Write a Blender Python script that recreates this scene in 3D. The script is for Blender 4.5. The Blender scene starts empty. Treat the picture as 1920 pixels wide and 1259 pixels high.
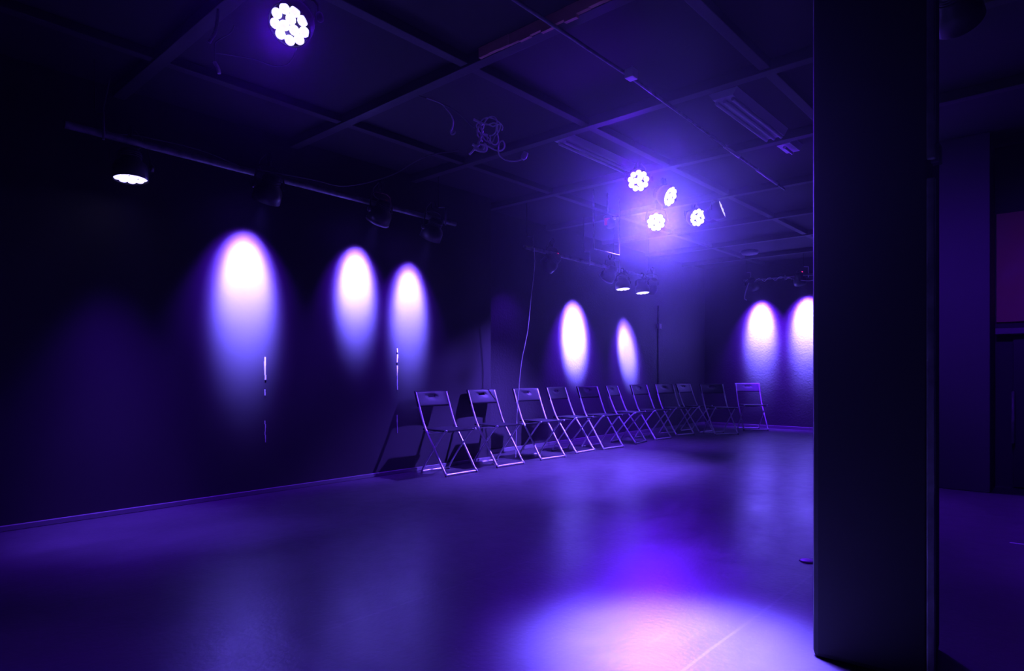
import bpy, math, random
from mathutils import Vector, Matrix
random.seed(4)
C = bpy.context.scene.collection
S = bpy.context.scene
R = math.radians

# ------------------------------------------------------------------ camera
cam_d = bpy.data.cameras.new('camera')
cam_d.sensor_width = 36.0
cam_d.lens = 1200.0 / 1920.0 * 36.0
cam_d.shift_y = (699.0 - 629.5) / 1920.0
cam_d.clip_start = 0.05
cam = bpy.data.objects.new('camera', cam_d)
C.objects.link(cam)
cam.location = (5.07, 0.0, 1.0)
cam.rotation_euler = (R(90), 0, math.atan2(0.6655, 0.7464))
S.camera = cam

# ------------------------------------------------------------------ world, haze, exposure
w = bpy.data.worlds.new('world'); S.world = w
w.use_nodes = True
S.cycles.denoising_prefilter = 'ACCURATE'
wn = w.node_tree
bg = wn.nodes['Background']
bg.inputs['Color'].default_value = (0.05, 0.0, 1.0, 1)
bg.inputs['Strength'].default_value = 0.0015
HAZE = 0.0022
vs = wn.nodes.new('ShaderNodeVolumeScatter')
vs.inputs['Color'].default_value = (0.8, 0.75, 1, 1)
vs.inputs['Density'].default_value = HAZE
vs.inputs['Anisotropy'].default_value = 0.93
wn.links.new(vs.outputs[0], wn.nodes['World Output'].inputs['Volume'])
S.view_settings.view_transform = 'Standard'
S.view_settings.look = 'None'
S.view_settings.exposure = -0.3
S.view_settings.gamma = 1.0
S.view_settings.use_curve_mapping = False

VIO = (0.11, 0.008, 1.0)        # outer, saturated part of an LED beam
PALE = (0.15, 0.066, 1.0)       # over-bright middle of an LED beam

HOT = (0.155, 0.135, 1.0)       # very middle of an LED beam, where all its colours overlap

def beam(loc, target, watts, angle, blend=0.8, color=VIO, radius=0.08):
    l = bpy.data.lights.new('stage_beam', 'SPOT')
    l.energy = watts; l.color = color; l.spot_size = R(angle); l.spot_blend = blend
    l.shadow_soft_size = radius
    o = bpy.data.objects.new('stage_beam', l); C.objects.link(o)
    o.location = loc
    d = Vector(target) - Vector(loc)
    o.rotation_euler = d.to_track_quat('-Z', 'Y').to_euler()
    return o

# ------------------------------------------------------------------ materials
def mat(name, color, rough=0.5, metal=0.0, noise=0.0, nscale=6.0, bump=0.0, bscale=60.0, spec=0.5,
        emit=None, estr=0.0, color2=None):
    m = bpy.data.materials.new(name); m.use_nodes = True
    nt = m.node_tree; b = nt.nodes['Principled BSDF']
    b.inputs['Base Color'].default_value = (*color, 1)
    b.inputs['Roughness'].default_value = rough
    b.inputs['Metallic'].default_value = metal
    b.inputs['Specular IOR Level'].default_value = spec
    if emit:
        b.inputs['Emission Color'].default_value = (*emit, 1)
        b.inputs['Emission Strength'].default_value = estr
    tc = nt.nodes.new('ShaderNodeTexCoord')
    if noise or color2:
        n = nt.nodes.new('ShaderNodeTexNoise'); n.inputs['Scale'].default_value = nscale
        n.inputs['Detail'].default_value = 6
        nt.links.new(tc.outputs['Object'], n.inputs['Vector'])
        r = nt.nodes.new('ShaderNodeMapRange')
        r.inputs['From Min'].default_value = 0.3; r.inputs['From Max'].default_value = 0.7
        r.inputs['To Min'].default_value = max(0.02, rough - noise)
        r.inputs['To Max'].default_value = min(1, rough + noise)
        nt.links.new(n.outputs['Fac'], r.inputs['Value'])
        nt.links.new(r.outputs[0], b.inputs['Roughness'])
        if color2:
            mx = nt.nodes.new('ShaderNodeMix'); mx.data_type = 'RGBA'
            mx.inputs[6].default_value = (*color, 1); mx.inputs[7].default_value = (*color2, 1)
            nt.links.new(n.outputs['Fac'], mx.inputs[0])
            nt.links.new(mx.outputs[2], b.inputs['Base Color'])
    if bump:
        n2 = nt.nodes.new('ShaderNodeTexNoise'); n2.inputs['Scale'].default_value = bscale
        n2.inputs['Detail'].default_value = 4
        nt.links.new(tc.outputs['Object'], n2.inputs['Vector'])
        bp = nt.nodes.new('ShaderNodeBump'); bp.inputs['Strength'].default_value = bump
        bp.inputs['Distance'].default_value = 0.004
        nt.links.new(n2.outputs['Fac'], bp.inputs['Height'])
        nt.links.new(bp.outputs[0], b.inputs['Normal'])
    return m

M_wall = mat('black_wall_paint', (0.03, 0.03, 0.03), 0.6, noise=0.05, nscale=2.5, bump=0.12, bscale=25)
M_wall_rough = mat('black_rough_plaster', (0.03, 0.03, 0.03), 0.6, noise=0.05, nscale=3, bump=0.9, bscale=38,
                   color2=(0.05, 0.05, 0.05))
M_ceil = mat('black_ceiling_paint', (0.022, 0.022, 0.022), 0.85, bump=0.2, bscale=30)
M_beam = mat('black_beam_paint', (0.034, 0.034, 0.034), 0.7, bump=0.3, bscale=22)
M_pillar = mat('black_pillar_paint', (0.012, 0.012, 0.012), 0.75, bump=0.3, bscale=18)
M_skirt = mat('black_skirting', (0.2, 0.2, 0.2), 0.4)
M_blackmetal = mat('black_powder_coat', (0.03, 0.03, 0.03), 0.45, metal=0.0)
M_pipe = mat('dull_pipe', (0.35, 0.35, 0.35), 0.5, metal=0.3, noise=0.15, nscale=14, color2=(0.05, 0.05, 0.05))
M_steel = mat('chair_steel', (0.92, 0.92, 0.94), 0.34, metal=0.25, noise=0.05, nscale=30)
M_chair = mat('chair_black_panel', (0.018, 0.018, 0.02), 0.5, spec=0.3)
M_rubber = mat('grey_rubber', (0.35, 0.35, 0.35), 0.6)
M_cable = mat('pale_cable', (0.85, 0.83, 0.82), 0.5)
M_darkcable = mat('dark_cable', (0.12, 0.12, 0.12), 0.5)
M_white = mat('white_plastic', (0.7, 0.7, 0.7), 0.45)
M_enamel = mat('white_fixture_enamel', (0.6, 0.6, 0.62), 0.45)
M_ply = mat('warm_wood_board', (0.42, 0.19, 0.13), 0.55, noise=0.1, nscale=5, color2=(0.52, 0.23, 0.15))
M_timber = mat('scuffed_timber', (0.85, 0.42, 0.3), 0.7, bump=0.8, bscale=30, color2=(0.5, 0.25, 0.2))
M_door = mat('black_door', (0.03, 0.03, 0.03), 0.45)
M_led = mat('lit_led', (1, 1, 1), 0.3, emit=(0.46, 0.42, 1.0), estr=2.8)
M_ledviolet = mat('lit_led_violet', (1, 1, 1), 0.3, emit=(0.11, 0.01, 1.0), estr=2.0)
M_ledbig = mat('lit_led_full', (1, 1, 1), 0.3, emit=(0.9, 0.85, 1.0), estr=6.0)
M_plate = mat('black_front_plate', (0.05, 0.05, 0.05), 0.3)
M_rim = mat('bare_metal_rim', (0.6, 0.6, 0.62), 0.3, metal=0.7)
M_red = mat('red_indicator', (0.5, 0.02, 0.05), 0.4, emit=(1.0, 0.02, 0.16), estr=3.0)
M_redglass = mat('red_lit_window', (0.3, 0.02, 0.05), 0.4, emit=(0.30, 0.02, 0.12), estr=0.6)

def floor_material():
    m = bpy.data.materials.new('black_dance_vinyl'); m.use_nodes = True
    nt = m.node_tree; b = nt.nodes['Principled BSDF']; L = nt.links.new
    tc = nt.nodes.new('ShaderNodeTexCoord')
    def noise(scale, detail=5, sc=(1, 1, 1)):
        mp = nt.nodes.new('ShaderNodeMapping'); mp.inputs['Scale'].default_value = sc
        L(tc.outputs['Object'], mp.inputs['Vector'])
        n = nt.nodes.new('ShaderNodeTexNoise'); n.inputs['Scale'].default_value = scale
        n.inputs['Detail'].default_value = detail
        L(mp.outputs[0], n.inputs['Vector']); return n.outputs['Fac']
    def rng(v, a, c, x, y):
        r = nt.nodes.new('ShaderNodeMapRange')
        r.inputs['From Min'].default_value = a; r.inputs['From Max'].default_value = c
        r.inputs['To Min'].default_value = x; r.inputs['To Max'].default_value = y
        L(v, r.inputs['Value']); return r.outputs[0]
    def mth(op, *a):
        n = nt.nodes.new('ShaderNodeMath'); n.operation = op
        for i, v in enumerate(a):
            if isinstance(v, (int, float)): n.inputs[i].default_value = v
            else: L(v, n.inputs[i])
        return n.outputs[0]
    sx = nt.nodes.new('ShaderNodeSeparateXYZ'); L(tc.outputs['Object'], sx.inputs[0])
    X = mth('ADD', sx.outputs['X'], rng(noise(1.2), 0, 1, -0.01, 0.01))
    seam = 0.0
    for x0 in (1.4, 2.88, 4.07, 5.6):
        seam = mth('ADD', mth('COMPARE', X, x0, 0.006), seam)
    smudge = rng(noise(1.7, 6, (1, 0.45, 1)), 0.35, 0.7, 0.0, 1.0)
    scr = rng(noise(26, 3, (1, 0.06, 1)), 0.62, 0.72, 0.0, 1.0)
    speck = rng(noise(75, 1), 0.76, 0.80, 0.0, 1.0)
    base = mth('ADD', rng(smudge, 0, 1, 0.055, 0.080), mth('MULTIPLY', seam, 0.018))
    base = mth('ADD', base, mth('MULTIPLY', scr, 0.012))
    base = mth('ADD', base, mth('MULTIPLY', speck, 0.12))
    cb = nt.nodes.new('ShaderNodeCombineColor')
    for i in range(3): L(base, cb.inputs[i])
    L(cb.outputs[0], b.inputs['Base Color'])
    L(mth('ADD', rng(smudge, 0, 1, 0.28, 0.36), mth('MULTIPLY', rng(noise(9, 6), 0.4, 0.7, 0, 1), 0.05)), b.inputs['Roughness'])
    b.inputs['Specular IOR Level'].default_value = 0.6
    bp = nt.nodes.new('ShaderNodeBump'); bp.inputs['Strength'].default_value = 0.4
    bp.inputs['Distance'].default_value = 0.003
    L(mth('SUBTRACT', noise(40, 4), seam), bp.inputs['Height'])
    L(bp.outputs[0], b.inputs['Normal'])
    return m
M_floor = floor_material()

# ------------------------------------------------------------------ mesh helpers
class MB:
    def __init__(s): s.v = []; s.f = []; s.mi = []; s.smooth = []
    def add(s, vs, fs, smooth=False, M=None):
        o = len(s.v)
        s.v += [tuple(M @ Vector(v)) if M else tuple(v) for v in vs]
        s.f += [tuple(i + o for i in f) for f in fs]; s.smooth += [smooth] * len(fs)
        return s
    def box(s, x0, x1, y0, y1, z0, z1, M=None):
        vs = [(x, y, z) for x in (x0, x1) for y in (y0, y1) for z in (z0, z1)]
        fs = [(0, 1, 3, 2), (4, 6, 7, 5), (0, 4, 5, 1), (2, 3, 7, 6), (0, 2, 6, 4), (1, 5, 7, 3)]
        return s.add(vs, fs, False, M)
    def tube(s, pts, r, n=10, M=None, cap=True):
        P = [Vector(p) for p in pts]; rings = []
        t = (P[1] - P[0]).normalized()
        up = Vector((0, 0, 1)) if abs(t.z) < 0.9 else Vector((1, 0, 0))
        a = t.cross(up).normalized()
        for i, p in enumerate(P):
            if i == 0: t = (P[1] - P[0])
            elif i == len(P) - 1: t = P[i] - P[i - 1]
            else: t = (P[i + 1] - P[i]).normalized() + (P[i] - P[i - 1]).normalized()
            t = t.normalized()
            a = (a - t * a.dot(t))
            a = a.normalized() if a.length > 1e-6 else t.orthogonal().normalized()
            b = t.cross(a)
            rr = r[i] if isinstance(r, (list, tuple)) else r
            rings.append([p + (a * math.cos(2 * math.pi * k / n) + b * math.sin(2 * math.pi * k / n)) * rr for k in range(n)])
        vs = [v for rg in rings for v in rg]; fs = []
        for i in range(len(P) - 1):
            for k in range(n):
                k2 = (k + 1) % n
                fs.append((i * n + k, i * n + k2, (i + 1) * n + k2, (i + 1) * n + k))
        s.add(vs, fs, True, M)
        if cap:
            s.add(rings[0], [tuple(range(n))[::-1]], False, M)
            s.add(rings[-1], [tuple(range(n))], False, M)
        return s
    def lathe(s, prof, n=24, M=None):     # prof: (radius, z) pairs about local z
        vs = []; fs = []
        for (r, z) in prof:
            for k in range(n):
                a = 2 * math.pi * k / n
                vs.append((r * math.cos(a), r * math.sin(a), z))
        for i in range(len(prof) - 1):
            for k in range(n):
                k2 = (k + 1) % n
                fs.append((i * n + k, i * n + k2, (i + 1) * n + k2, (i + 1) * n + k))
        return s.add(vs, fs, True, M)
    def build(s, name, m, parent=None, bevel=0.0):
        me = bpy.data.meshes.new(name)
        me.from_pydata(s.v, [], s.f)
        for p, sm in zip(me.polygons, s.smooth): p.use_smooth = sm
        me.materials.append(m); me.validate(); me.update()
        o = bpy.data.objects.new(name, me); C.objects.link(o)
        if parent: o.parent = parent
        if bevel:
            bv = o.modifiers.new('bevel', 'BEVEL'); bv.width = bevel; bv.segments = 2; bv.limit_method = 'ANGLE'
        return o

def smooth(pts, k=4):
    P = [Vector(p) for p in pts]
    Q = [P[0] * 2 - P[1]] + P + [P[-1] * 2 - P[-2]]
    out = []
    for i in range(1, len(Q) - 2):
        for j in range(k):
            t = j / k; a, b, c, d = Q[i - 1], Q[i], Q[i + 1], Q[i + 2]
            out.append(0.5 * ((2 * b) + (c - a) * t + (2 * a - 5 * b + 4 * c - d) * t * t + (3 * b - a - 3 * c + d) * t ** 3))
    out.append(P[-1])
    return out

def tag(o, label, cat, group=None, kind=None):
    if label: o['label'] = label
    if cat: o['category'] = cat
    if group: o['group'] = group
    if kind: o['kind'] = kind
    return o
def empty(name, loc, rz=0.0):
    o = bpy.data.objects.new(name, None); C.objects.link(o)
    o.location = loc; o.rotation_euler = (0, 0, rz); o.empty_display_size = 0.1
    return o
def struct(name, mb, m, bevel=0.0):
    o = mb.build(name, m, None, bevel); o['kind'] = 'structure'; return o
def copy_tree(o, parent=None):
    c = o.copy(); C.objects.link(c)
    if parent: c.parent = parent
    for ch in o.children: copy_tree(ch, c)
    return c

# ------------------------------------------------------------------ room shell
H = 3.0
Y0, Y1, X1 = -2.2, 11.7, 8.2
struct('floor', MB().box(-0.6, X1, Y0, Y1, -0.1, 0.0), M_floor)
struct('ceiling', MB().box(-0.6, X1, Y0, Y1, H, H + 0.1), M_ceil)
struct('wall_left', MB().box(-0.6, 0.0, Y0, 5.32, 0, H), M_wall)
struct('wall_left_far', MB().box(-0.6, -0.38, 5.32, Y1, 0, H), M_wall_rough)
struct('wall_end', MB().box(-0.6, 4.7, Y1, Y1 + 0.15, 0, H), M_wall_rough)
struct('wall_right_return', MB().box(4.48, 4.7, 7.2, Y1, 0, H), M_wall)
struct('wall_right_back', MB().box(4.48, X1, 7.05, 7.2, 0, H), M_wall)
struct('wall_right', MB().box(X1, X1 + 0.15, Y0, 7.2, 0, H), M_wall)
struct('wall_behind', MB().box(-0.6, X1 + 0.15, Y0 - 0.15, Y0, 0, H), M_wall)
struct('baseboard_left', MB().box(0.0, 0.022, Y0, 5.3, 0, 0.036), M_skirt, 0.004)
struct('baseboard_end', MB().box(-0.38, 4.48, Y1 - 0.025, Y1, 0, 0.05), M_skirt, 0.004)
struct('baseboard_far', MB().box(-0.38, -0.358, 5.33, Y1 - 0.03, 0, 0.05), M_skirt, 0.004)

# coffered grid of shallow beams under the ceiling
k = 1
for x in (0.75, 2.15, 3.55, 4.95, 6.35, 7.6):
    struct('trim_%d' % k, MB().box(x - 0.035, x + 0.035, Y0, Y1, H - 0.055, H), M_beam, 0.004); k += 1
for y in (-1.15, 0.2, 1.52, 2.86, 4.18, 5.5, 6.84, 8.2, 9.5, 10.8):
    struct('trim_%d' % k, MB().box(-0.38 if y > 5.4 else 0.0, X1 if y < 7 else 4.48, y - 0.04, y + 0.04, H - 0.07, H), M_beam, 0.004); k += 1

# long vertical joints of the left wall panels, pale along uneven stretches
def joint(y, segs):
    mb = MB()
    for (z0, z1, wd) in segs:
        n = max(2, int((z1 - z0) / 0.03))
        for i in range(n):
            a = z0 + (z1 - z0) * i / n; b = z0 + (z1 - z0) * (i + 1) / n
            ww = wd * random.uniform(0.5, 1.1); off = random.uniform(-0.003, 0.003)
            mb.box(0.0, 0.006, y - ww / 2 + off, y + ww / 2 + off, a, b)
    o = mb.build('wall_joint', M_white)
    return o
tag(joint(2.603, [(1.02, 1.13, .020), (0.94, 1.02, .012), (0.81, 0.86, .009), (0.42, 0.60, .006)]),
    'pale vertical joint in black left wall under the widest light pool', 'wall joint', None, 'structure')
tag(joint(3.975, [(1.20, 1.24, .014), (1.10, 1.18, .016), (1.0, 1.07, .015), (0.83, 1.0, .008), (0.40, 0.58, .006)]),
    'pale vertical joint in black left wall nearest the first chair', 'wall joint', None, 'structure')

# ------------------------------------------------------------------ pillars
p = empty('pillar', (4.521, 2.573, 0), R(4.7)); p['kind'] = 'structure'
tag(p, 'big square black pillar in the right foreground', 'pillar')
MB().box(-0.177, 0.177, -0.1775, 0.1775, 0, H).build('shaft', M_pillar, p, 0.02)
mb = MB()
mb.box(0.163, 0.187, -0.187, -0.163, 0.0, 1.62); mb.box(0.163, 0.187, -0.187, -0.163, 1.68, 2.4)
mb.build('lit_side_strip', M_pipe, p, 0.004)  # pale strip added to imitate light on the pillar's narrow side face
sb = empty('pillar', (4.31, 6.77, 0), 0); sb['kind'] = 'structure'
tag(sb, 'black pillar standing behind the foreground pillar beside wooden board', 'pillar')
MB().box(-0.19, 0.19, -0.18, 0.18, 0, H).build('shaft', M_wall, sb, 0.006)

cb = empty('pillar_cable', (4.705, 2.44, 0))
tag(cb, 'thin dark cable and small junction box on foreground pillar side', 'cable')
MB().tube([(0.01, 0.0, 1.72), (0.008, 0.0, 2.2), (0.0, -0.02, 2.7), (-0.01, -0.03, 2.99)], 0.004).build('cord', M_darkcable, cb)
MB().box(-0.012, 0.028, -0.02, 0.02, 1.67, 1.73).build('junction_box', M_pipe, cb, 0.003)

# ------------------------------------------------------------------ folding chairs
def make_chair():
    root = empty('folding_chair', (0, 0, 0))
    HW = 0.205
    for s in (-1, 1):
        y = s * HW
        pts = smooth([(0.16, y * 0.96, 0.022), (0.196, y, 0.035), (0.165, y, 0.10), (-0.02, y, 0.36), (-0.105, y, 0.47), (-0.175, y, 0.62), (-0.24, y, 0.795)], 5)
        pts = smooth([(0.20, y, 0.022), (0.16, y, 0.075), (0.03, y, 0.265), (-0.095, y, 0.445), (-0.155, y, 0.575), (-0.205, y, 0.70), (-0.243, y, 0.80)], 5)
        lg = MB().tube(pts, 0.0105).build('leg', M_steel, root)
        MB().lathe([(0.0, 0.0), (0.013, 0.0), (0.014, 0.01), (0.012, 0.03), (0.0, 0.032)], 12,
                   Matrix.Translation((0.205, y, 0))).build('foot', M_rubber, lg)
        yr = s * 0.182
        rl = MB().tube(smooth([(-0.172, yr, 0.022), (-0.12, yr, 0.10), (0.0, yr, 0.245), (0.11, yr, 0.37), (0.165, yr, 0.425), (0.185, yr, 0.432)], 4), 0.0095).build('leg', M_steel, root)
        MB().lathe([(0.0, 0.0), (0.012, 0.0), (0.013, 0.01), (0.011, 0.028), (0.0, 0.03)], 12,
                   Matrix.Translation((-0.176, yr, 0))).build('foot', M_rubber, rl)
        MB().lathe([(0, -0.006), (0.011, -0.006), (0.011, 0.006), (0, 0.006)], 12,
                   Matrix.Translation((0.197, s * 0.196, 0.436)) @ Matrix.Rotation(R(90), 4, 'X')).build('hinge', M_steel, root)
    MB().tube([(0.203, -HW, 0.016), (0.203, HW, 0.016)], 0.0095).build('floor_bar', M_steel, root)
    MB().tube([(-0.172, -0.182, 0.016), (-0.172, 0.182, 0.016)], 0.009).build('floor_bar', M_steel, root)
    MB().tube([(-0.065, -HW, 0.405), (-0.065, HW, 0.405)], 0.007).build('stretcher', M_steel, root)
    # seat: shallow dished panel with rolled rim
    nx, ny = 10, 10; vs = []; fs = []
    def outline(u, v):
        x = -0.165 + 0.37 * u; wd = 0.178 + 0.006 * math.sin(u * math.pi)
        y = (v * 2 - 1) * wd
        e = max(abs(u * 2 - 1), abs(v * 2 - 1))
        z = 0.448 - 0.010 * (1 - e ** 4) - (0.010 if e > 0.99 else 0) + 0.004 * (1 - u)
        return x, y, z
    for lay in (0, -0.014):
        for i in range(nx + 1):
            for j in range(ny + 1):
                x, y, z = outline(i / nx, j / ny); vs.append((x, y, z + lay))
    n1 = (nx + 1) * (ny + 1); q = ny + 1
    for i in range(nx):
        for j in range(ny):
            a = i * q + j
            fs.append((a, a + q, a + q + 1, a + 1)); fs.append((n1 + a, n1 + a + 1, n1 + a + q + 1, n1 + a + q))
    for j in range(ny):
        fs.append((j, j + 1, n1 + j + 1, n1 + j)); a = nx * q + j; fs.append((a, n1 + a, n1 + a + 1, a + 1))
    for i in range(nx):
        a = i * q; fs.append((a, n1 + a, n1 + a + q, a + q)); a += ny; fs.append((a, a + q, n1 + a + q, n1 + a))
    MB().add(vs, fs, False).build('seat', M_chair, root)
    # backrest: curved panel with a hand slot, wrapping both uprights
    mb = MB()
    cols = [-0.222, -0.205, -0.19, -0.15, -0.10, -0.045, 0.045, 0.10, 0.15, 0.19, 0.205, 0.222]
    rows = [0.655, 0.675, 0.71, 0.748, 0.772, 0.795, 0.812]
    def bp(y, z, t):
        x = -0.188 - (z - 0.655) * 0.37 - 0.018 * (1 - (y / 0.22) ** 2) + t
        return (x, y, z)
    T = 0.011; grid = {}
    for t in (-T, T):
        for i, y in enumerate(cols):
            for j, z in enumerate(rows):
                grid[(i, j, t)] = len(mb.v)
                edge = i in (0, len(cols) - 1) or j in (0, len(rows) - 1)
                mb.v.append(bp(y, z, t * (1.0 if abs(y) > 0.195 else 0.55) * (0.6 if edge else 1)))
    def hole(i, j): return i == 5 and j == 3
    def inb(i, j): return 0 <= i < len(cols) - 1 and 0 <= j < len(rows) - 1 and not hole(i, j)
    for i in range(len(cols) - 1):
        for j in range(len(rows) - 1):
            if hole(i, j): continue
            for t in (-T, T):
                f = (grid[i, j, t], grid[i + 1, j, t], grid[i + 1, j + 1, t], grid[i, j + 1, t])
                mb.f.append(f if t < 0 else f[::-1]); mb.smooth.append(True)
            for (di, dj, e) in ((-1, 0, ((i, j), (i, j + 1))), (1, 0, ((i + 1, j + 1), (i + 1, j))),
                                (0, -1, ((i + 1, j), (i, j))), (0, 1, ((i, j + 1), (i + 1, j + 1)))):
                if not inb(i + di, j + dj):
                    a, b = e
                    mb.f.append((grid[a[0], a[1], -T], grid[b[0], b[1], -T], grid[b[0], b[1], T], grid[a[0], a[1], T]))
                    mb.smooth.append(False)
    mb.build('backrest', M_chair, root)
    return root

chairs = [  # front-left foot x, y, facing angle
    (0.52, 4.15, 0, 'nearest metal folding chair, at the camera end of the row by left wall'),
    (0.49, 4.90, -1, 'second metal folding chair from the camera end of the row'),
    (0.47, 5.65, -4, 'third metal folding chair from the camera end, cord hanging behind it'),
    (0.42, 6.40, 3, 'fourth metal folding chair, in front of the brighter far wall light pool'),
    (0.44, 6.97, -5, 'fifth metal folding chair, just right of the brighter far wall light pool'),
    (0.42, 7.80, 10, 'sixth folding chair, turned slightly away and crowded by the seventh'),
    (0.36, 8.46, -5, 'seventh folding chair, in front of the thin far wall light pool'),
    (0.29, 9.25, -14, 'eighth folding chair, just below the wall conduit with small box'),
    (0.34, 9.96, -6, 'ninth folding chair, narrow in view, overlapped by the corner chair'),
    (0.71, 9.74, -34, 'tenth folding chair, turned out of the row toward the room corner'),
    (0.72, 10.87, -50, 'last folding chair, backrest lightened for its sheen, in front of the end wall'),
]
M_chair_sheen = mat('chair_panel_sheen', (0.22, 0.22, 0.23), 0.4)  # light reflected by the last backrest, painted as a paler base colour
proto = make_chair()
for i, (fx, fy, a, lab) in enumerate(chairs):
    o = proto if i == 0 else copy_tree(proto)
    ca, sa = math.cos(R(a)), math.sin(R(a))
    o.location = (fx - (0.20 * ca + 0.205 * sa), fy - (0.20 * sa - 0.205 * ca), 0)
    o.rotation_euler = (0, 0, R(a))
    tag(o, lab, 'chair', 'metal folding chairs lined along the left wall')
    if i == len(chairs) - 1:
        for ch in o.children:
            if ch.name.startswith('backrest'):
                ch.data = ch.data.copy(); ch.data.materials[0] = M_chair_sheen
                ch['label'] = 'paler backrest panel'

# ------------------------------------------------------------------ lighting pipes
def pipe(a, b, label, hooks, hookend=True, r=0.024):
    a, b = Vector(a), Vector(b)
    root = empty('lighting_pipe', a); tag(root, label, 'lighting pipe', 'lighting pipes along the walls')
    MB().tube([(0, 0, 0), (b - a) * 0.25, (b - a) * 0.5, (b - a) * 0.75, b - a], r, 12).build('tube', M_pipe, root)
    for t in hooks:
        q = (b - a) * t
        h = H - (a + q).z
        MB().tube([q + Vector((0.03, 0, -0.045)), q + Vector((0.032, 0, 0.02)), q + Vector((0.03, 0, 0.13)), q + Vector((-0.035, -0.03, 0.135))],
                  [0.008, 0.008, 0.008, 0.006], 8).build('hanger', M_rim if t in hooks[1:] else M_pipe, root)
        MB().tube([q + Vector((-0.033, -0.03, 0.13)), q + Vector((-0.04, -0.03, 0.2)), q + Vector((-0.04, -0.03, h))],
                  0.004, 8).build('hanger_rod', M_ceil, root)
    return root
pipe((0.42, 1.10, 2.52), (0.28, 4.50, 2.52), 'long lighting pipe over the left wall nearest the camera', (0.06, 0.95))
pipe((0.37, 5.48, 2.42), (0.24, 8.62, 2.42), 'middle lighting pipe above the row of folding chairs', (0.04, 0.42, 0.66, 0.985))
p3 = pipe((0.55, 11.28, 2.64), (2.6, 11.30, 2.64), 'far lighting pipe along the end wall, wrapped in drooping cable', (0.05, 0.52), True, 0.02)
# pale cable wound along the far pipe, with ties and a hanging tail
cw = empty('wound_cable', (0.55, 11.26, 2.64)); tag(cw, 'pale cable draped along the far pipe over the end wall', 'cable')
pts = []
for i in range(60):
    t = i / 59; x = 0.05 + t * 1.95
    sag = -0.02
    if 0.75 < x < 1.6: sag = -0.02 - 0.09 * math.sin((x - 0.75) / 0.85 * math.pi)
    pts.append((x, -0.03 * math.cos(i * 1.1), sag + (0.03 * math.sin(i * 1.1) if x < 0.75 else 0)))
MB().tube(pts, 0.006, 6).build('cord', M_cable, cw)
MB().tube(smooth([(0.14, -0.02, 0.0), (0.10, -0.05, -0.12), (0.06, -0.05, -0.24), (0.05, -0.05, -0.33), (0.09, -0.06, -0.36)]), 0.008, 6).build('cord_tail', M_cable, cw)
for (tx, tz) in ((0.74, -0.01), (1.22, -0.06)):
    MB().tube([(tx, -0.035, 0.03 + tz), (tx + 0.01, -0.04, tz - 0.05)], 0.012, 8).build('cable_tie', M_cable, cw)

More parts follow.
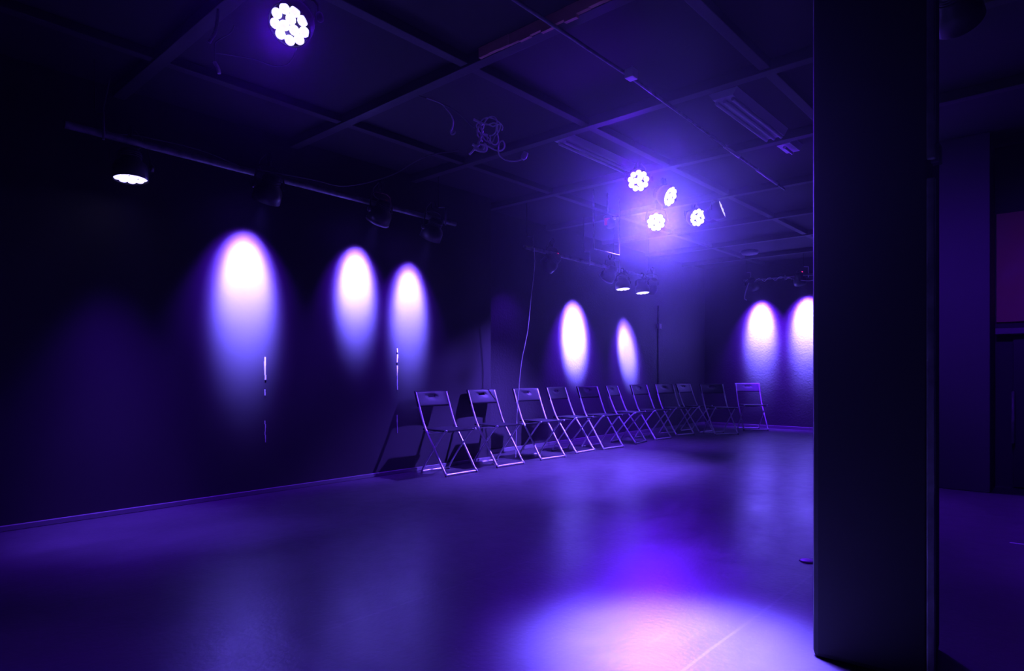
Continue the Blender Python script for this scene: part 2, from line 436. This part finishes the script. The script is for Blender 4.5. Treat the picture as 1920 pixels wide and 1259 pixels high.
# ------------------------------------------------------------------ LED par cans
def rotm(t): return Matrix.Rotation(t, 4, 'Y')
_cache = {}
def par_can(loc, target, label, lit=True, big=False, rim=False, red=False, violet=False, group='round LED stage lamps', drop=0.23):
    """loc: centre of the lens face; the can hangs from a clamp above it."""
    loc = Vector(loc); d = (Vector(target) - loc).normalized()
    pan = math.atan2(d.y, d.x); tilt = math.atan2(math.hypot(d.x, d.y), -d.z)   # 0 = straight down
    back = 0.09
    pivot = loc - d * back
    top = pivot + Vector((0, 0, drop))
    root = empty('stage_lamp', top, pan); tag(root, label, 'stage lamp', group)
    key = 'y%.2f' % drop
    if key not in _cache:
        y = MB()
        y.tube([(0, -0.118, -drop), (0, -0.118, -drop + 0.06), (0, -0.10, -0.085), (0, -0.06, -0.062), (0, 0.06, -0.062), (0, 0.10, -0.085), (0, 0.118, -drop + 0.06), (0, 0.118, -drop)], 0.007, 8)
        c = MB(); c.tube([(0, 0, -0.065), (0, 0, -0.03)], 0.012, 10); c.tube([(-0.022, 0, -0.03), (-0.03, 0, 0.0), (-0.022, 0, 0.03), (0.0, 0, 0.036)], 0.008, 8)
        c.tube([(0.02, 0, -0.03), (0.032, 0, 0.0), (0.022, 0, 0.025)], 0.008, 8)
        k = MB(); k.lathe([(0, 0.118), (0.022, 0.118), (0.026, 0.127), (0.022, 0.140), (0, 0.142)], 12, Matrix.Rotation(R(-90), 4, 'X'))
        _cache[key] = (y.build('yoke', M_blackmetal), c.build('clamp', M_blackmetal), k.build('knob', M_blackmetal))
        first = True
        yo, cl, kn = _cache[key]; yo.parent = root; cl.parent = root; kn.parent = root
        kn.location = (0, 0, -drop)
    else:
        for src in _cache[key]:
            c = src.copy(); C.objects.link(c); c.parent = root
    # body: beam leaves along local -z
    if 'body' not in _cache:
        b = MB().lathe([(0.0, 0.10), (0.05, 0.10), (0.062, 0.085), (0.064, 0.03), (0.094, 0.0), (0.104, -0.03), (0.106, -0.105), (0.101, -0.105), (0.099, -0.088), (0.0, -0.088)], 32)
        for zz in (0.045, 0.058, 0.071): b.lathe([(0.062, zz - 0.003), (0.07, zz - 0.003), (0.07, zz + 0.003), (0.062, zz + 0.003)], 24)
        _cache['body'] = b.build('body', M_blackmetal).data
        _cache['plate'] = MB().lathe([(0.0, -0.090), (0.098, -0.090), (0.098, -0.086), (0, -0.086)], 32).build('front_plate', M_plate).data
        _cache['lens'] = MB().lathe([(0.0265, 0.0), (0.0255, -0.005), (0.020, -0.011), (0.011, -0.014), (0.0, -0.015)], 14).build('lens', M_led).data
        l2 = _cache['lens'].copy(); l2.materials[0] = M_ledbig; _cache['lensbig'] = l2
        l3 = _cache['lens'].copy(); l3.materials[0] = M_ledviolet; _cache['lensviolet'] = l3
        _cache['rim'] = MB().lathe([(0.1055, -0.085), (0.109, -0.087), (0.109, -0.106), (0.101, -0.107)], 32).build('rim', M_rim).data
        _cache['dot'] = MB().lathe([(0.011, 0.0), (0.008, 0.007), (0.0, 0.009)], 10).build('indicator', M_red).data
        for o in [o for o in C.objects if o.parent is None and o.name.split('.')[0] in ('body', 'front_plate', 'lens', 'rim', 'indicator')]:
            C.objects.unlink(o); bpy.data.objects.remove(o)
    def inst(key, name, par):
        o = bpy.data.objects.new(name, _cache[key]); C.objects.link(o); o.parent = par; return o
    body = inst('body', 'body', root)
    body.location = (0, 0, -drop); body.rotation_euler = (0, -tilt, 0)
    inst('plate', 'front_plate', body)
    if rim: inst('rim', 'rim', body)['label'] = 'bare metal front rim catching the light'
    if red:
        o = inst('dot', 'indicator', body); o.location = (0.055, -0.045, 0.085); o.rotation_euler = (0, R(50), 0)
        o['label'] = 'small red indicator light'
    if lit:
        ring = [(0.029, a) for a in (30, 150, 270)] + [(0.074, 40 * i) for i in range(9)]
        for rr, a in ring:
            o = inst('lensbig' if big else 'lensviolet' if violet else 'lens', 'lens', body)
            o.location = (rr * math.cos(R(a)), rr * math.sin(R(a)), -0.090)
    cabl = MB().tube(smooth([(0.0, 0.0, -drop + 0.10), (0.03, 0.05, -0.10), (0.02, 0.07, -0.04), (0.0, 0.03, 0.02)]), 0.004, 6).build('cord', M_darkcable, root)
    return loc + d * 0.03, d

def wallwash(loc, target, label, core, halo, ang, **kw):
    q, d = par_can(loc, target, label, violet=True, **kw)
    far = Vector(q) + d
    lo = Vector((d.x * 0.7, d.y * 0.7, -0.8))
    beam(q, Vector(q) + lo, halo * 10, ang * 1.4, 1.0, VIO, 0.05)
    beam(q, far, core * 70, ang * 0.95, 0.9, PALE, 0.05)
    low = Vector(q) + (d + Vector((0, 0, -0.12))).normalized()
    beam(q, low, core * 160, ang * 0.74, 0.8, HOT, 0.05)

# three lamps washing the left wall
wallwash((0.34, 2.44, 2.35), (0.0, 2.44, 1.83), 'unseen-faced dark stage lamp above the widest wall light pool', 42, 34, 54)
wallwash((0.33, 3.50, 2.37), (0.0, 3.50, 1.90), 'stage lamp with red indicator above the middle pool on left wall', 48, 30, 50, red=True, rim=True)
wallwash((0.32, 4.13, 2.32), (0.0, 4.13, 1.80), 'stage lamp by the near pipe end, above the third wall pool', 38, 30, 50)
# one pointing straight down beside the left wall
q, d = par_can((0.37, 1.48, 2.29), (0.52, 1.47, 0), 'lit stage lamp facing down, alone at the far left', drop=0.21)
beam(q, q + d, 480, 66, 1.0, VIO, 0.09); beam(q, q + d, 500, 46, 1.0, PALE, 0.09)
# lamps of the middle pipe
wallwash((0.285, 6.0, 2.28), (-0.38, 6.0, 1.9), 'dark stage lamp with red indicator at the left end of middle pipe', 0.0, 6, 50, lit=False, red=True)
wallwash((0.22, 7.38, 2.29), (-0.38, 7.45, 1.66), 'stage lamp with bright metal rim over the brighter far wall pool', 140, 110, 50, rim=True)
wallwash((0.22, 8.55, 2.24), (-0.38, 8.85, 1.50), 'dark stage lamp at the right end of middle pipe', 75, 90, 39)
for (x, y, lab) in ((0.30, 7.67, 'lit stage lamp facing down on middle pipe, left of the two'),
                    (0.29, 8.22, 'lit stage lamp facing down on middle pipe, right of the two')):
    q, d = par_can((x, y, 2.17), (x + 0.25, y - 0.1, 0), lab, drop=0.16)
    beam(q, q + d, 330, 75, 1.0, VIO, 0.09); beam(q, q + d, 200, 60, 1.0, PALE, 0.09)
# lamps of the far pipe, washing the end wall
wallwash((0.70, 11.35, 2.50), (0.70, 11.7, 1.95), 'stage lamp over the left light pool of the end wall', 75, 120, 56, drop=0.12)
wallwash((1.50, 11.35, 2.52), (1.50, 11.7, 1.97), 'stage lamp with red dot over the right pool of end wall', 80, 120, 56, red=True, drop=0.12)

# lamps hanging from the ceiling
cams = Vector((5.07, 0, 1.0))
def toward(loc, right, up, fwd=1.0):
    loc = Vector(loc); d = (cams - loc).normalized()
    rt = Vector((0.7464, 0.6655, 0)); uz = Vector((0, 0, 1))
    return loc + d * fwd + rt * right + uz * up
LA = Vector((2.11, 1.65, 2.74))
q, d = par_can(LA, toward(LA, -0.42, -0.38), 'big bright stage lamp high at top left, nearest the camera', drop=0.17)
beam(q, q + d, 330, 75, 1.0, VIO, 0.09)
LC = Vector((1.96, 5.27, 2.80))
q, d = par_can(LC, toward(LC, 0.05, -0.12), 'lit stage lamp in ceiling cluster beside the batten end, topmost of four', drop=0.13)
beam(q, (2.5, 2.6, 1.6), 750, 84, 1.0, VIO, 0.09)
LD = Vector((1.94, 5.92, 2.79))
q, d = par_can(LD, LD + Vector((3.6, -0.4, -1.7)), 'lit stage lamp in ceiling cluster, second from top, turned aside', drop=0.13)
beam(q, q + d, 1300, 84, 1.0, VIO, 0.09)
LE = Vector((1.79, 6.86, 2.77))
q, d = par_can(LE, toward(LE, 0.55, -0.1), 'lit stage lamp in ceiling cluster, rightmost of four', drop=0.13)
beam(q, q + d, 500, 70, 1.0, VIO, 0.09)
LM = Vector((1.39, 6.63, 2.74))
q, d = par_can(LM, toward(LM, 0.0, -0.16), 'dazzling glowing stage lamp in ceiling cluster, lowest and brightest', big=True, drop=0.20)
beam(q, (2.9, 4.6, 0.0), 1200, 105, 1.0, VIO, 0.09)
beam(q, cams, 6500, 13, 1.0, (0.17, 0.12, 1.0), 0.06)
beam(q, (0.75, 5.7, 0.0), 5200, 78, 1.0, PALE, 0.04)
# lamp straight over the open floor, above the top of the frame
q, d = par_can((3.68, 2.68, 2.86), (3.98, 2.14, 0), 'stage lamp facing straight down over the bright floor pool', drop=0.13)
beam(q, q + d, 1300, 36, 1.0, VIO, 0.09); beam(q, q + d, 9000, 27, 1.0, PALE, 0.22); beam(q, q + d, 24000, 21, 1.0, HOT, 0.22)
# small lamp seen edge-on
LS = Vector((2.03, 6.95, 2.84))
par_can(LS, toward(LS, 0.8, 0.35, 0.40), 'small lit lamp seen edge-on right of the ceiling cluster', drop=0.12)
# dark one at the top right edge
q, d = par_can((4.63, 3.68, 2.68), (5.0, 6.9, 1.0), 'stage lamp at top right by the pillar head, seen from its dark back', drop=0.24)
beam(q, q + d, 170, 62, 1.0, VIO, 0.09)

# ------------------------------------------------------------------ ceiling fixtures
def batten(x0, x1, y0, y1, label, tubes):
    root = empty('ceiling_batten', ((x0 + x1) / 2, (y0 + y1) / 2, H)); tag(root, label, 'light fitting', 'unlit ceiling battens')
    hw, hl = (x1 - x0) / 2, (y1 - y0) / 2
    mb = MB()
    mb.add([(-hw, -hl, -0.0), (hw, -hl, -0.0), (hw * .7, -hl, -0.05), (-hw * .7, -hl, -0.05), (-hw, hl, -0.0), (hw, hl, -0.0), (hw * .7, hl, -0.05), (-hw * .7, hl, -0.05)],
           [(0, 1, 2, 3), (4, 7, 6, 5), (0, 4, 5, 1), (1, 5, 6, 2), (2, 6, 7, 3), (3, 7, 4, 0)])
    mb.build('housing', M_enamel, root)
    for t in tubes:
        MB().tube([(t, -hl + 0.03, -0.066), (t, hl - 0.03, -0.066)], 0.013, 12).build('tube', M_enamel, root)
    return root
batten(1.72, 1.88, 4.27, 5.35, 'unlit pale ceiling batten leading to the lamp cluster', (-0.03, 0.03))
batten(3.06, 3.27, 4.38, 5.42, 'unlit double ceiling batten left of the foreground pillar', (-0.06, 0.0, 0.06))
batten(3.08, 3.24, 5.62, 5.88, 'short ceiling fitting beyond the double batten', (0.0,))

# scuffed timber batten on a beam
tb = MB()
random.seed(7)
for i in range(12):
    x = 2.30 + i * 0.082
    tb.box(x, x + 0.082, 2.80 - random.uniform(0, .006), 2.82, 2.935 - random.uniform(0, 0.022) * (1 if 3 < i < 9 else 0.3), 2.995)
tag(tb.build('timber_strip', M_timber), 'scuffed brown timber strip on ceiling beam at top centre', 'timber strip')

# conduit along the ceiling with pale wraps
cd = empty('ceiling_conduit', (2.86, 2.2, 2.92)); tag(cd, 'thin ceiling conduit with pale taped sections and a square box', 'conduit')
MB().tube([(0.03, 0, 0.0), (0.02, 1.4, 0.0), (-0.05, 3.0, 0), (-0.12, 4.7, 0.0)], 0.011, 10).build('tube', M_pipe, cd)
for (ya, yb) in ((3.05, 3.38), (3.85, 4.45)):
    MB().tube([(-0.05 - (ya - 3) * .041, ya, -0.002), (-0.05 - (yb - 3) * .041, yb, -0.002)], 0.015, 10).build('taped_section', M_cable, cd)['label'] = 'pale taped section'
MB().box(0.03, 0.09, 1.32, 1.39, -0.045, 0.015).build('junction_box', M_cable, cd, 0.004)['label'] = 'pale square junction box'

# smoke detector with red dot, far ceiling disc
sd = empty('smoke_detector', (1.40, 5.58, 3.0)); tag(sd, 'small ceiling detector with a red dot left of lamp cluster', 'detector')
MB().lathe([(0.0, 0), (0.055, 0.0), (0.055, -0.02), (0.035, -0.04), (0.0, -0.042)], 20).build('housing', M_blackmetal, sd)
MB().lathe([(0.008, -0.04), (0.006, -0.047), (0, -0.05)], 8, Matrix.Translation((0.01, -0.02, 0))).build('indicator', M_red, sd)['label'] = 'tiny red dot'
fd = empty('ceiling_disc', (0.99, 10.45, 3.0)); tag(fd, 'flat round ceiling fitting near the end wall', 'ceiling fitting')
MB().lathe([(0, 0), (0.13, 0.0), (0.14, -0.03), (0.12, -0.055), (0.0, -0.06)], 24).build('housing', M_enamel, fd)

# trapeze bracket with red-lit effect lamp
tr = empty('hanging_bracket', (1.09, 5.80, 3.0)); tag(tr, 'thin rectangular bracket hanging from ceiling under the red lamp', 'bracket')
MB().tube([(0, 0, 0), (0, 0, -0.2), (0, 0, -0.65)], 0.008, 8).build('rod', M_pipe, tr)
MB().tube([(0.03, 0.47, 0), (0.03, 0.47, -0.66)], 0.008, 8).build('rod', M_pipe, tr)
MB().tube([(0, 0, -0.65), (0.03, 0.47, -0.66)], 0.008, 8).build('cross_bar', M_pipe, tr)
el = empty('effect_lamp', (1.12, 6.03, 3.0)); tag(el, 'small effect lamp with red glowing window above hanging bracket', 'effect lamp')
MB().tube([(0, 0, 0), (0, 0, -0.22)], 0.008, 8).build('stem', M_pipe, el)
MB().lathe([(0, 0.03), (0.035, 0.03), (0.05, 0.0), (0.055, -0.10), (0.04, -0.12), (0, -0.12)], 18, Matrix.Translation((0, 0, -0.28)) @ Matrix.Rotation(R(-28), 4, 'Y')).build('body', M_blackmetal, el)
MB().box(0.050, 0.060, -0.035, 0.025, -0.37, -0.29, Matrix.Rotation(R(-57), 4, 'Z')).build('window', M_redglass, el, 0.004)['label'] = 'red glowing window'
MB().lathe([(0, -0.015), (0.018, -0.012), (0.018, 0.012), (0, 0.015)], 10, Matrix.Translation((0.05, 0.06, -0.28))).build('knob', M_rim, el)

# ------------------------------------------------------------------ cables
def cable(name, label, parts, cat='cable', base=None):
    pts0 = parts[0][1][0]; root = empty(name, pts0); tag(root, label, cat)
    o = Vector(pts0)
    for (pn, pts, r, m) in parts:
        MB().tube([q - o for q in smooth([Vector(p) for p in pts], 4)], r, 7).build(pn, m, root)
    return root
coil = []
cx, cy, cz = 1.886, 3.324, 2.745
for i in range(90):
    a = i / 90 * 2 * math.pi * 3.6
    rr = 0.062 + 0.022 * math.sin(i * 0.37) + 0.012 * math.cos(i * 0.9)
    px_, pz_ = math.cos(a) * rr * 1.05, math.sin(a) * rr
    coil.append((cx + 0.7464 * px_ + 0.02 * math.sin(i * .5), cy + 0.6655 * px_ + 0.02 * math.cos(i * .31), cz - 0.012 * (1 if pz_ < 0 else 0) + pz_))
tang = cable('tangled_cable', 'tangled bundle of pale cable hanging below the ceiling, centre', [
    ('feed_cord', [(1.547, 2.955, 2.968), (1.617, 3.018, 2.938), (1.717, 3.106, 2.884), (1.773, 3.156, 2.828), (1.816, 3.194, 2.771), (1.844, 3.219, 2.74)], 0.004, M_darkcable),
    ('hook_end', [(1.627, 2.959, 2.93), (1.697, 3.022, 2.896), (1.734, 3.054, 2.849), (1.756, 3.074, 2.811), (1.767, 3.084, 2.766), (1.762, 3.079, 2.721), (1.753, 3.072, 2.695), (1.759, 3.077, 2.676), (1.773, 3.089, 2.682), (1.776, 3.092, 2.70)], [0.003 + 0.00012 * i for i in range(37)], M_cable),
    ('coil', coil, 0.0045, M_cable),
    ('stub', [(1.803, 3.25, 2.821), (1.828, 3.273, 2.805), (1.851, 3.293, 2.782)], 0.009, M_cable),
    ('arm', [(1.78, 3.229, 2.568), (1.803, 3.25, 2.602), (1.826, 3.27, 2.644), (1.84, 3.283, 2.691), (1.851, 3.293, 2.74)], 0.008, M_cable),
    ('side_loop', [(1.851, 3.293, 2.66), (1.828, 3.27, 2.70), (1.822, 3.268, 2.74), (1.832, 3.275, 2.77), (1.845, 3.287, 2.74), (1.85, 3.29, 2.70)], 0.005, M_cable),
    ('knot', [(1.797, 3.245, 2.641), (1.817, 3.263, 2.625), (1.828, 3.273, 2.602), (1.851, 3.293, 2.606), (1.863, 3.303, 2.644), (1.869, 3.308, 2.598), (1.837, 3.28, 2.595), (1.808, 3.255, 2.614), (1.835, 3.275, 2.64)], 0.010, M_cable),
    ('curl', [(1.869, 3.24, 2.625), (1.895, 3.265, 2.619), (1.923, 3.29, 2.604), (1.951, 3.315, 2.585), (1.98, 3.341, 2.577), (2.0, 3.358, 2.596), (2.002, 3.361, 2.627), (1.991, 3.351, 2.649), (1.974, 3.336, 2.634), (1.968, 3.331, 2.589), (1.974, 3.336, 2.551), (1.994, 3.353, 2.524), (2.019, 3.376, 2.509), (2.048, 3.401, 2.505), (2.076, 3.426, 2.509), (2.099, 3.447, 2.52)], 0.0055, M_cable)])
o = MB().tube([(2.097 - 1.547, 3.445 - 2.955, 2.52 - 2.968), (2.106 - 1.547, 3.453 - 2.955, 2.535 - 2.968), (2.115 - 1.547, 3.462 - 2.955, 2.565 - 2.968)], [0.016, 0.022, 0.019], 12).build('plug', M_cable, tang)
cable('loose_cable', 'loose cable knot dangling from ceiling left of the biggest lamp', [
    ('cord', [(1.644, 1.501, 2.99), (1.640, 1.498, 2.90), (1.631, 1.489, 2.811), (1.619, 1.478, 2.782), (1.606, 1.467, 2.754)], 0.009, M_darkcable),
    ('cord', [(1.708, 1.557, 2.845), (1.691, 1.542, 2.805), (1.661, 1.516, 2.782), (1.631, 1.489, 2.754), (1.629, 1.487, 2.711), (1.629, 1.487, 2.663), (1.627, 1.486, 2.64)], 0.0035, M_darkcable),
    ('plug', [(1.627, 1.486, 2.65), (1.640, 1.497, 2.621), (1.646, 1.503, 2.59)], 0.010, M_cable),
    ('cord', [(1.63, 1.49, 2.70), (1.581, 1.646, 2.754), (1.648, 1.705, 2.737), (1.736, 1.783, 2.70), (1.802, 1.843, 2.75), (1.9, 1.86, 2.99)], 0.0025, M_darkcable)])
cable('swag_cable', 'thin dark cable swagging from the near pipe up to ceiling', [
    ('cord', [(0.36, 2.30, 2.55), (0.637, 2.679, 2.489), (0.747, 2.845, 2.458), (0.819, 3.043, 2.517), (0.858, 3.278, 2.632), (0.855, 3.477, 2.773), (0.859, 3.681, 2.892), (0.958, 3.904, 2.96)], 0.0045, M_darkcable)])
cable('hanging_cable', 'thin cord hanging from the middle pipe down behind the chairs', [
    ('cord', [(0.40, 5.62, 2.42), (0.421, 5.60, 2.202), (0.40, 5.56, 1.834), (0.36, 5.55, 1.474), (0.31, 5.50, 1.113), (0.25, 5.50, 0.62), (0.22, 5.50, 0.02)], 0.0045, M_cable)])
cable('ceiling_cable', 'slack dark cable along the ceiling beside the tallest pipe hanger', [
    ('cord', [(0.16, 1.42, 2.99), (0.162, 1.385, 2.645), (0.20, 1.6, 2.64), (0.28, 1.95, 2.62), (0.36, 2.2, 2.55)], 0.004, M_darkcable)])
# conduit with box on the far left wall
wc = empty('wall_conduit', (-0.37, 9.88, 0)); tag(wc, 'vertical conduit with small pale box on far left wall', 'conduit')
MB().tube([(0.0, 0.0, 0.5), (0.0, 0.0, 2.15)], 0.010, 8).build('tube', M_pipe, wc)
MB().box(-0.01, 0.04, -0.04, 0.04, 1.75, 1.84).build('junction_box', M_cable, wc, 0.005)['label'] = 'small pale box'

# ------------------------------------------------------------------ right side: board, ledge, door
bd = MB().box(4.505, 5.6, 7.018, 7.048, 1.44, 2.39)
tag(bd.build('wooden_board', M_ply, None, 0.004), 'reddish brown wooden board on wall at the right edge', 'board')
tag(MB().box(4.505, 5.9, 6.90, 7.05, 1.33, 1.38).build('ledge', M_skirt, None, 0.004), 'narrow black ledge below the wooden board', 'ledge')
dr = empty('door_1', (5.0, 7.03, 0)); dr['kind'] = 'structure'
MB().box(-0.38, 0.45, -0.02, 0.02, 0.01, 1.31).build('leaf', M_door, dr, 0.004)
MB().tube([(-0.445 + 0.07, -0.02, 0.83), (-0.375, -0.09, 0.83), (-0.375, -0.09, 0.62), (-0.375, -0.09, 0.40), (-0.375, -0.02, 0.40)], 0.012, 10).build('door_handle', M_pipe, dr)

# scraps on the floor
tag(MB().lathe([(0, 0), (0.045, 0.0), (0.036, 0.006), (0.018, 0.010), (0, 0.011)], 9, Matrix.Translation((3.985, 3.57, 0.001))).build('paper_scrap', M_white),
    'crumpled white scrap on the floor beside the foreground pillar', 'scrap')
tag(MB().box(-0.05, 0.06, -0.008, 0.008, 0, 0.003, Matrix.Translation((4.80, 4.75, 0)) @ Matrix.Rotation(R(5), 4, 'Z')).build('tape_strip', M_white),
    'short strip of white tape on floor at the right edge', 'tape')
